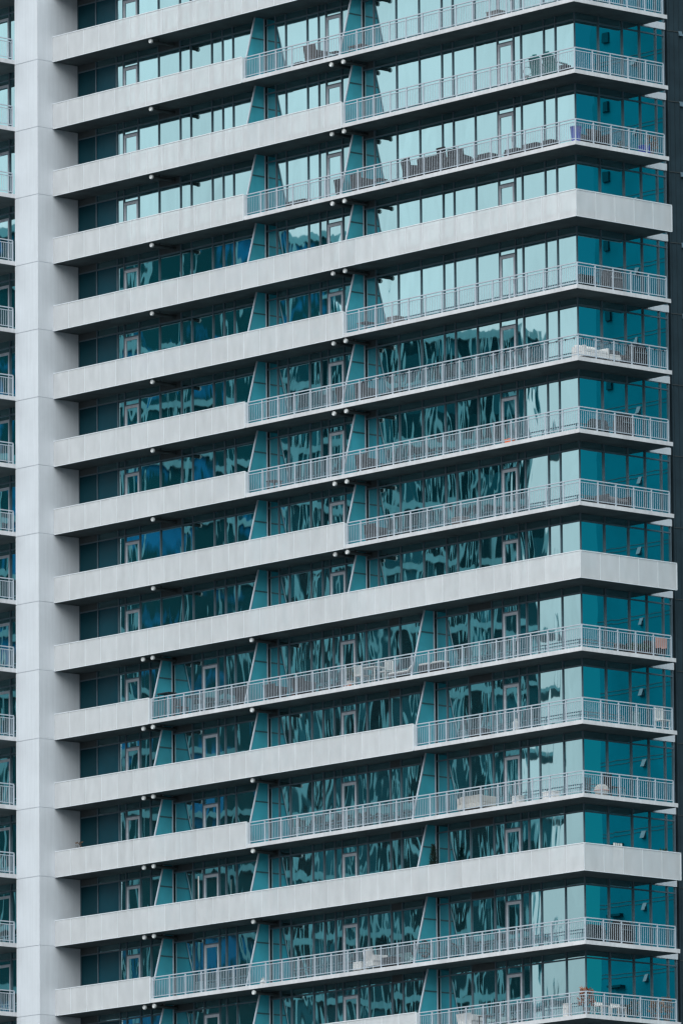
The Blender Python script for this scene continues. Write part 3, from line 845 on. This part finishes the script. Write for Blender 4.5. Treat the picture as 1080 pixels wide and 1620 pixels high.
# floor 4
ottoman('low grey ottoman right of the second fin on the balcony below the upper white band', -11.4, .6, 4, MT['pot'], .6, .5, .40)
table('dark side table behind the left end of the rail below the upper white band', -13.2, .62, 4, MT['black'], .55, .42)
grill('covered black barbecue on the short side of the balcony below the upper white band', -.70, 2.55, 4, PI/2)
# floor 5
armchair('left dark armchair beside the second fin on the balcony strung with lights', -14.45, .68, 5, PI, MT['black'], None, .62, .84)
armchair('right dark armchair beside the second fin on the balcony strung with lights', -13.3, .68, 5, PI, MT['black'], None, .62, .84)
sofa('white loveseat just right of the corner post on the balcony strung with lights', -.62, 1.25, 5, PI/2, MT['white'], MT['white'], 1.35, .66)
ottoman('white footrest right of the white loveseat on the balcony strung with lights', -.45, 2.25, 5, MT['white'], .5, .55, .34)
grill('covered dark barbecue at right of the white loveseat on the balcony strung with lights', -.70, 3.85, 5, PI/2)
sofa('dark low sofa between the white loveseat and the covered barbecue', -.85, 3.0, 5, PI/2, MT['black'], MT['brown'], .9, .6)
t = thing('string_lights', 'dark festoon light string looped along the top rail of one balcony', 'string lights', (0, 0, zk(5)+1.02))
c = MB(); bl = MB()
def swag(p, q):
    pts = []
    for i in range(9):
        u = i/8; v = Vector(p).lerp(Vector(q), u); pts.append((v.x, v.y, v.z-.10*4*u*(1-u)))
    c.path(pts, .008, 5)
    for i in (2, 6):
        x, y, z = pts[i]; bl.lathe([(.012, z-.075), (.03, z-.05), (.03, z-.03), (.012, z-.005)], 8, x, y)
for i in range(13): swag((-13-.0+i, .02, 0), (-12+i, .02, 0))
for i in range(5): swag((-.02, .06+i*.97, 0), (-.02, 1.03+i*.97, 0))
c.build('cable', MT['bulb'], t); bl.build('bulbs', MT['bulb'], t)
# floor 6
table('dark side table beside the first fin on the second lights-free balcony above the middle band', -18.9, .6, 6, MT['black'], .5, .45)
armchair('dark armchair beyond the second fin, two balconies above the middle white band', -13.3, .7, 6, PI, MT['black'], MT['pot'], .66, .78)
cabinet('small orange red crate at the rail foot, two balconies above the middle white band', -4.4, .35, 6, MT['orange'], .36, .25, .20)
grill('covered black barbecue on the short side, two balconies above the middle white band', -.70, 3.1, 6, PI/2)
# floor 7
armchair('dark armchair by the second fin on the balcony just above the middle white band', -12.8, .7, 7, PI, MT['black'], None, .66, .74)
ottoman('grey ottoman left of the door on the balcony just above the middle white band', -7.6, .6, 7, MT['pot'], .6, .5, .38)
sofa('dark sofa on the short side of the balcony just above the middle white band', -.85, 2.6, 7, PI/2, MT['black'], MT['pot'], 1.3, .6)
# floor 9, below the middle band
t = table('tall black bar table beside the leftmost fin below the middle white band', -25.75, .62, 9, MT['black'], .75, 1.14, .45, name='bar_table')
dining_chair('dark slat chair beside the tall black bar table below the middle white band', -24.95, .7, 9, PI, MT['black'], .8)
armchair('dark armchair with a red cushion below the middle white band', -18.98, .66, 9, PI, MT['black'], MT['red'], .70, .70)
armchair('dark armchair with a draped salmon throw, right of the red cushion chair', -17.2, .66, 9, PI, MT['black'], MT['salmon'], .70, .74)
armchair('black armchair left of the red cushion chair, against the second fin', -20.75, .66, 9, PI, MT['black'], None, .66, .78)
G9 = 'white slat chairs around the white table'
dining_chair('white slat chair at the left of the white table below the middle white band', -13.65, .62, 9, PI/2, MT['white'], .90, G9)
table('white dining table between white slat chairs below the middle white band', -12.95, .62, 9, MT['white'], .8, .72, .6, name='dining_table')
dining_chair('white slat chair at the right of the white table below the middle white band', -12.2, .62, 9, -PI/2, MT['white'], .90, G9)
plant('white potted plant left of the white slat chairs', -14.25, .5, 9, MT['leaf'], .5, .16, 60, MT['white'], .3)
for x, lab in ((-14.15, 'left orange clog at the rail foot near the white chairs'), (-13.9, 'right orange clog at the rail foot near the white chairs')):
    t = thing('clog', lab, 'shoe', at(x, .22, 9), .3, 'orange clogs')
    MB().box(-.05, .05, -.13, .13, 0, .035).build('sole', MT['white'], t, .01)
    MB().obox(Matrix.Translation((0,-.04,.075)), .09, .17, .08).build('upper', MT['orange'], t, .03)
lounger('pale sun lounger with raised back beside the right hand fin below the middle band', -11.0, .7, 9, 0, MT['pot'], MT['white'])
ottoman('left of two white cushioned stools by the right hand fin below the middle band', -9.6, .55, 9, MT['black'], .62, .5, .48, 0, 'white cushioned stools', MT['white'])
ottoman('right of two white cushioned stools by the right hand fin below the middle band', -8.85, .55, 9, MT['black'], .62, .5, .48, 0, 'white cushioned stools', MT['white'])
planter('low dark planter of green shoots on the short side below the middle band', -.5, 3.65, 9, MT['brown'], MT['leaf'], 1.0, .22, PI/2, .2, 200)
armchair('dark chair under a salmon towel at the far end below the middle band', -.6, 4.55, 9, PI/2, MT['black'], None, .62, .74)
t = thing('towel', 'salmon towel hung over the chair back at the far end below the middle band', 'towel', at(-.27, 4.55, 9), PI/2)
tw = MB()
for i in range(6): tw.box(-.30+i*.1, -.201+i*.1, -.028-.006*(i%2), -.012, .36+.02*(i%3), .80)
tw.box(-.30, .299, -.03, .06, .801, .815)
tw.build('cloth', MT['salmon'], t)
# floor 10
dining_chair('white slat chair at the far end of the second balcony below the middle band', -.6, 4.9, 10, PI/2, MT['white'], .98)
t = thing('milk_can', 'white can standing at the rail by the door, second balcony below the middle band', 'can', at(-4.25, .35, 10))
MB().lathe([(.10,0),(.11,.02),(.11,.38),(.07,.46),(.07,.52),(.085,.53)], 16).build('can_body', MT['white'], t)
MB().torus((0,0,.53), (1,0,0), .06, .008, 14, 5).build('handle', MT['steel'], t)
ottoman('dark ottoman left of the white can, second balcony below the middle band', -6.6, .6, 10, MT['black'], .7, .5, .40)
# floor 11
sofa('cream rounded sofa left of the door, first balcony above the lowest white band', -6.8, .55, 11, PI, MT['cream'], MT['cream'], 1.5, .62)
cabinet('small white lidded cooler right of the cream sofa above the lowest white band', -4.2, .4, 11, MT['white'], .40, .3, .34)
cabinet('wide white lidded box near the corner above the lowest white band', -2.3, .4, 11, MT['white'], .62, .35, .32)
t = thing('floor_cushion', 'round pale patterned cushion propped on the short side above the lowest white band', 'cushion', at(-.35, 1.30, 11))
MB().lathe([(.10,0),(.24,.08),(.29,.22),(.27,.36),(.15,.46),(.03,.48)], 18).build('cushion_body', MT['cream'], t)
MB().torus((0,0,.22), (0,0,1), .288, .012, 24, 5).build('piping', MT['red'], t)
dining_chair('black slat chair right of the round cushion above the lowest white band', -.65, 2.1, 11, PI/2, MT['black'], 1.0)
# floor 12, behind the lowest white band
conifer('dark green potted conifer by the right hand fin behind the lowest white band', -9.45, .62, 12, 1.45, .36)
t = thing('white_pole', 'slim white pole upright by the open dark door behind the lowest band at left', 'pole', at(-23.66, .5, 12))
MB().lathe([(.12,0),(.12,.04),(.03,.06),(.03,.10)], 14).build('base', MT['white'], t)
MB().tube((0,0,.09), (0,0,1.98), .022, .020, 10).build('shaft', MT['white'], t)
dining_chair('white picket backed chair whose tips show above the lowest white band', -.45, 2.42, 12, PI/2, MT['white'], 1.16)
plant('small dark plant showing above the far end of the lowest white band', -.5, 4.72, 12, MT['leaf'], .8, .2, 90)
plant('thin brown potted plant in the recess beside the pier, low at left', -31.85, 1.0, 11, MT['tan'], 1.0, .20, 70, MT['pot'], .4)
# floor 13
armchair('big white armchair below the lowest white band', -12.95, .62, 13, PI-.3, MT['white'], MT['cream'], .80, .86)
ottoman('white footstool at the left of the big white armchair below the lowest band', -13.85, .62, 13, MT['white'], .5, .45, .44)
t = thing('hanging_egg_chair', 'dark round egg chair beside the right hand fin below the lowest white band', 'chair', at(-10.25, .62, 13))
e = MB()
for i in range(10):
    a = i*PI/9; e.torus((0, 0, .62), (math.cos(a), math.sin(a), 0), .40, .016, 22, 5)
for zz, rr in ((.30,.24),(.45,.36),(.62,.40),(.80,.36),(.95,.22)): e.torus((0,0,zz), (0,0,1), rr, .014, 22, 5)
e.build('basket', MT['black'], t)
MB().lathe([(.30,0),(.30,.03),(.06,.06),(.05,.22)], 16).build('base', MT['black'], t)
MB().lathe([(.05,.235),(.22,.28),(.28,.36),(.10,.42)], 14).build('cushion', MT['pot'], t)
t = thing('carrier_bag', 'small crumpled white bag at the rail foot near the second fin below the lowest band', 'bag', at(-19.33, .2, 13))
MB().lathe([(.11,0),(.15,.07),(.12,.15),(.05,.20),(.07,.25)], 9).build('bag_body', MT['white'], t)
MB().torus((0,0,.26), (1,0,0), .05, .008, 12, 5).build('handle', MT['white'], t)
ottoman('dark ottoman right of the big white armchair below the lowest band', -12.0, .6, 13, MT['black'], .7, .5, .46)
grill('covered dark barbecue on the short side below the lowest white band', -.70, 2.6, 13, PI/2)
# floor 14
plant('rust leaved plant in the corner of the bottom balcony', -.42, .42, 14, MT['dry'], .75, .34, 170, MT['pot'], .3, ls=.17)
dining_chair('left white slat chair on the short side of the bottom balcony', -.7, 1.5, 14, PI/2, MT['white'], .62, 'white slat chairs on the bottom balcony')
dining_chair('right white slat chair on the short side of the bottom balcony', -.7, 2.4, 14, PI/2, MT['white'], .62, 'white slat chairs on the bottom balcony')
plant('wide dry brown plant near the far end of the bottom balcony', -.55, 4.35, 14, MT['tan'], .5, .40, 170)
plant('second dry brown plant right at the far end of the bottom balcony', -.55, 4.85, 14, MT['tan'], .7, .25, 120)
armchair('white armchair at the bottom picture edge on the bottom balcony', -7.35, .6, 14, PI, MT['white'], MT['cream'], .80, .66)
table('small dark side table right of the white armchair on the bottom balcony', -6.35, .5, 14, MT['brown'], .45, .5)
cabinet('little white lidded box left of the corner post on the bottom balcony', -1.5, .4, 14, MT['white'], .25, .25, .55)
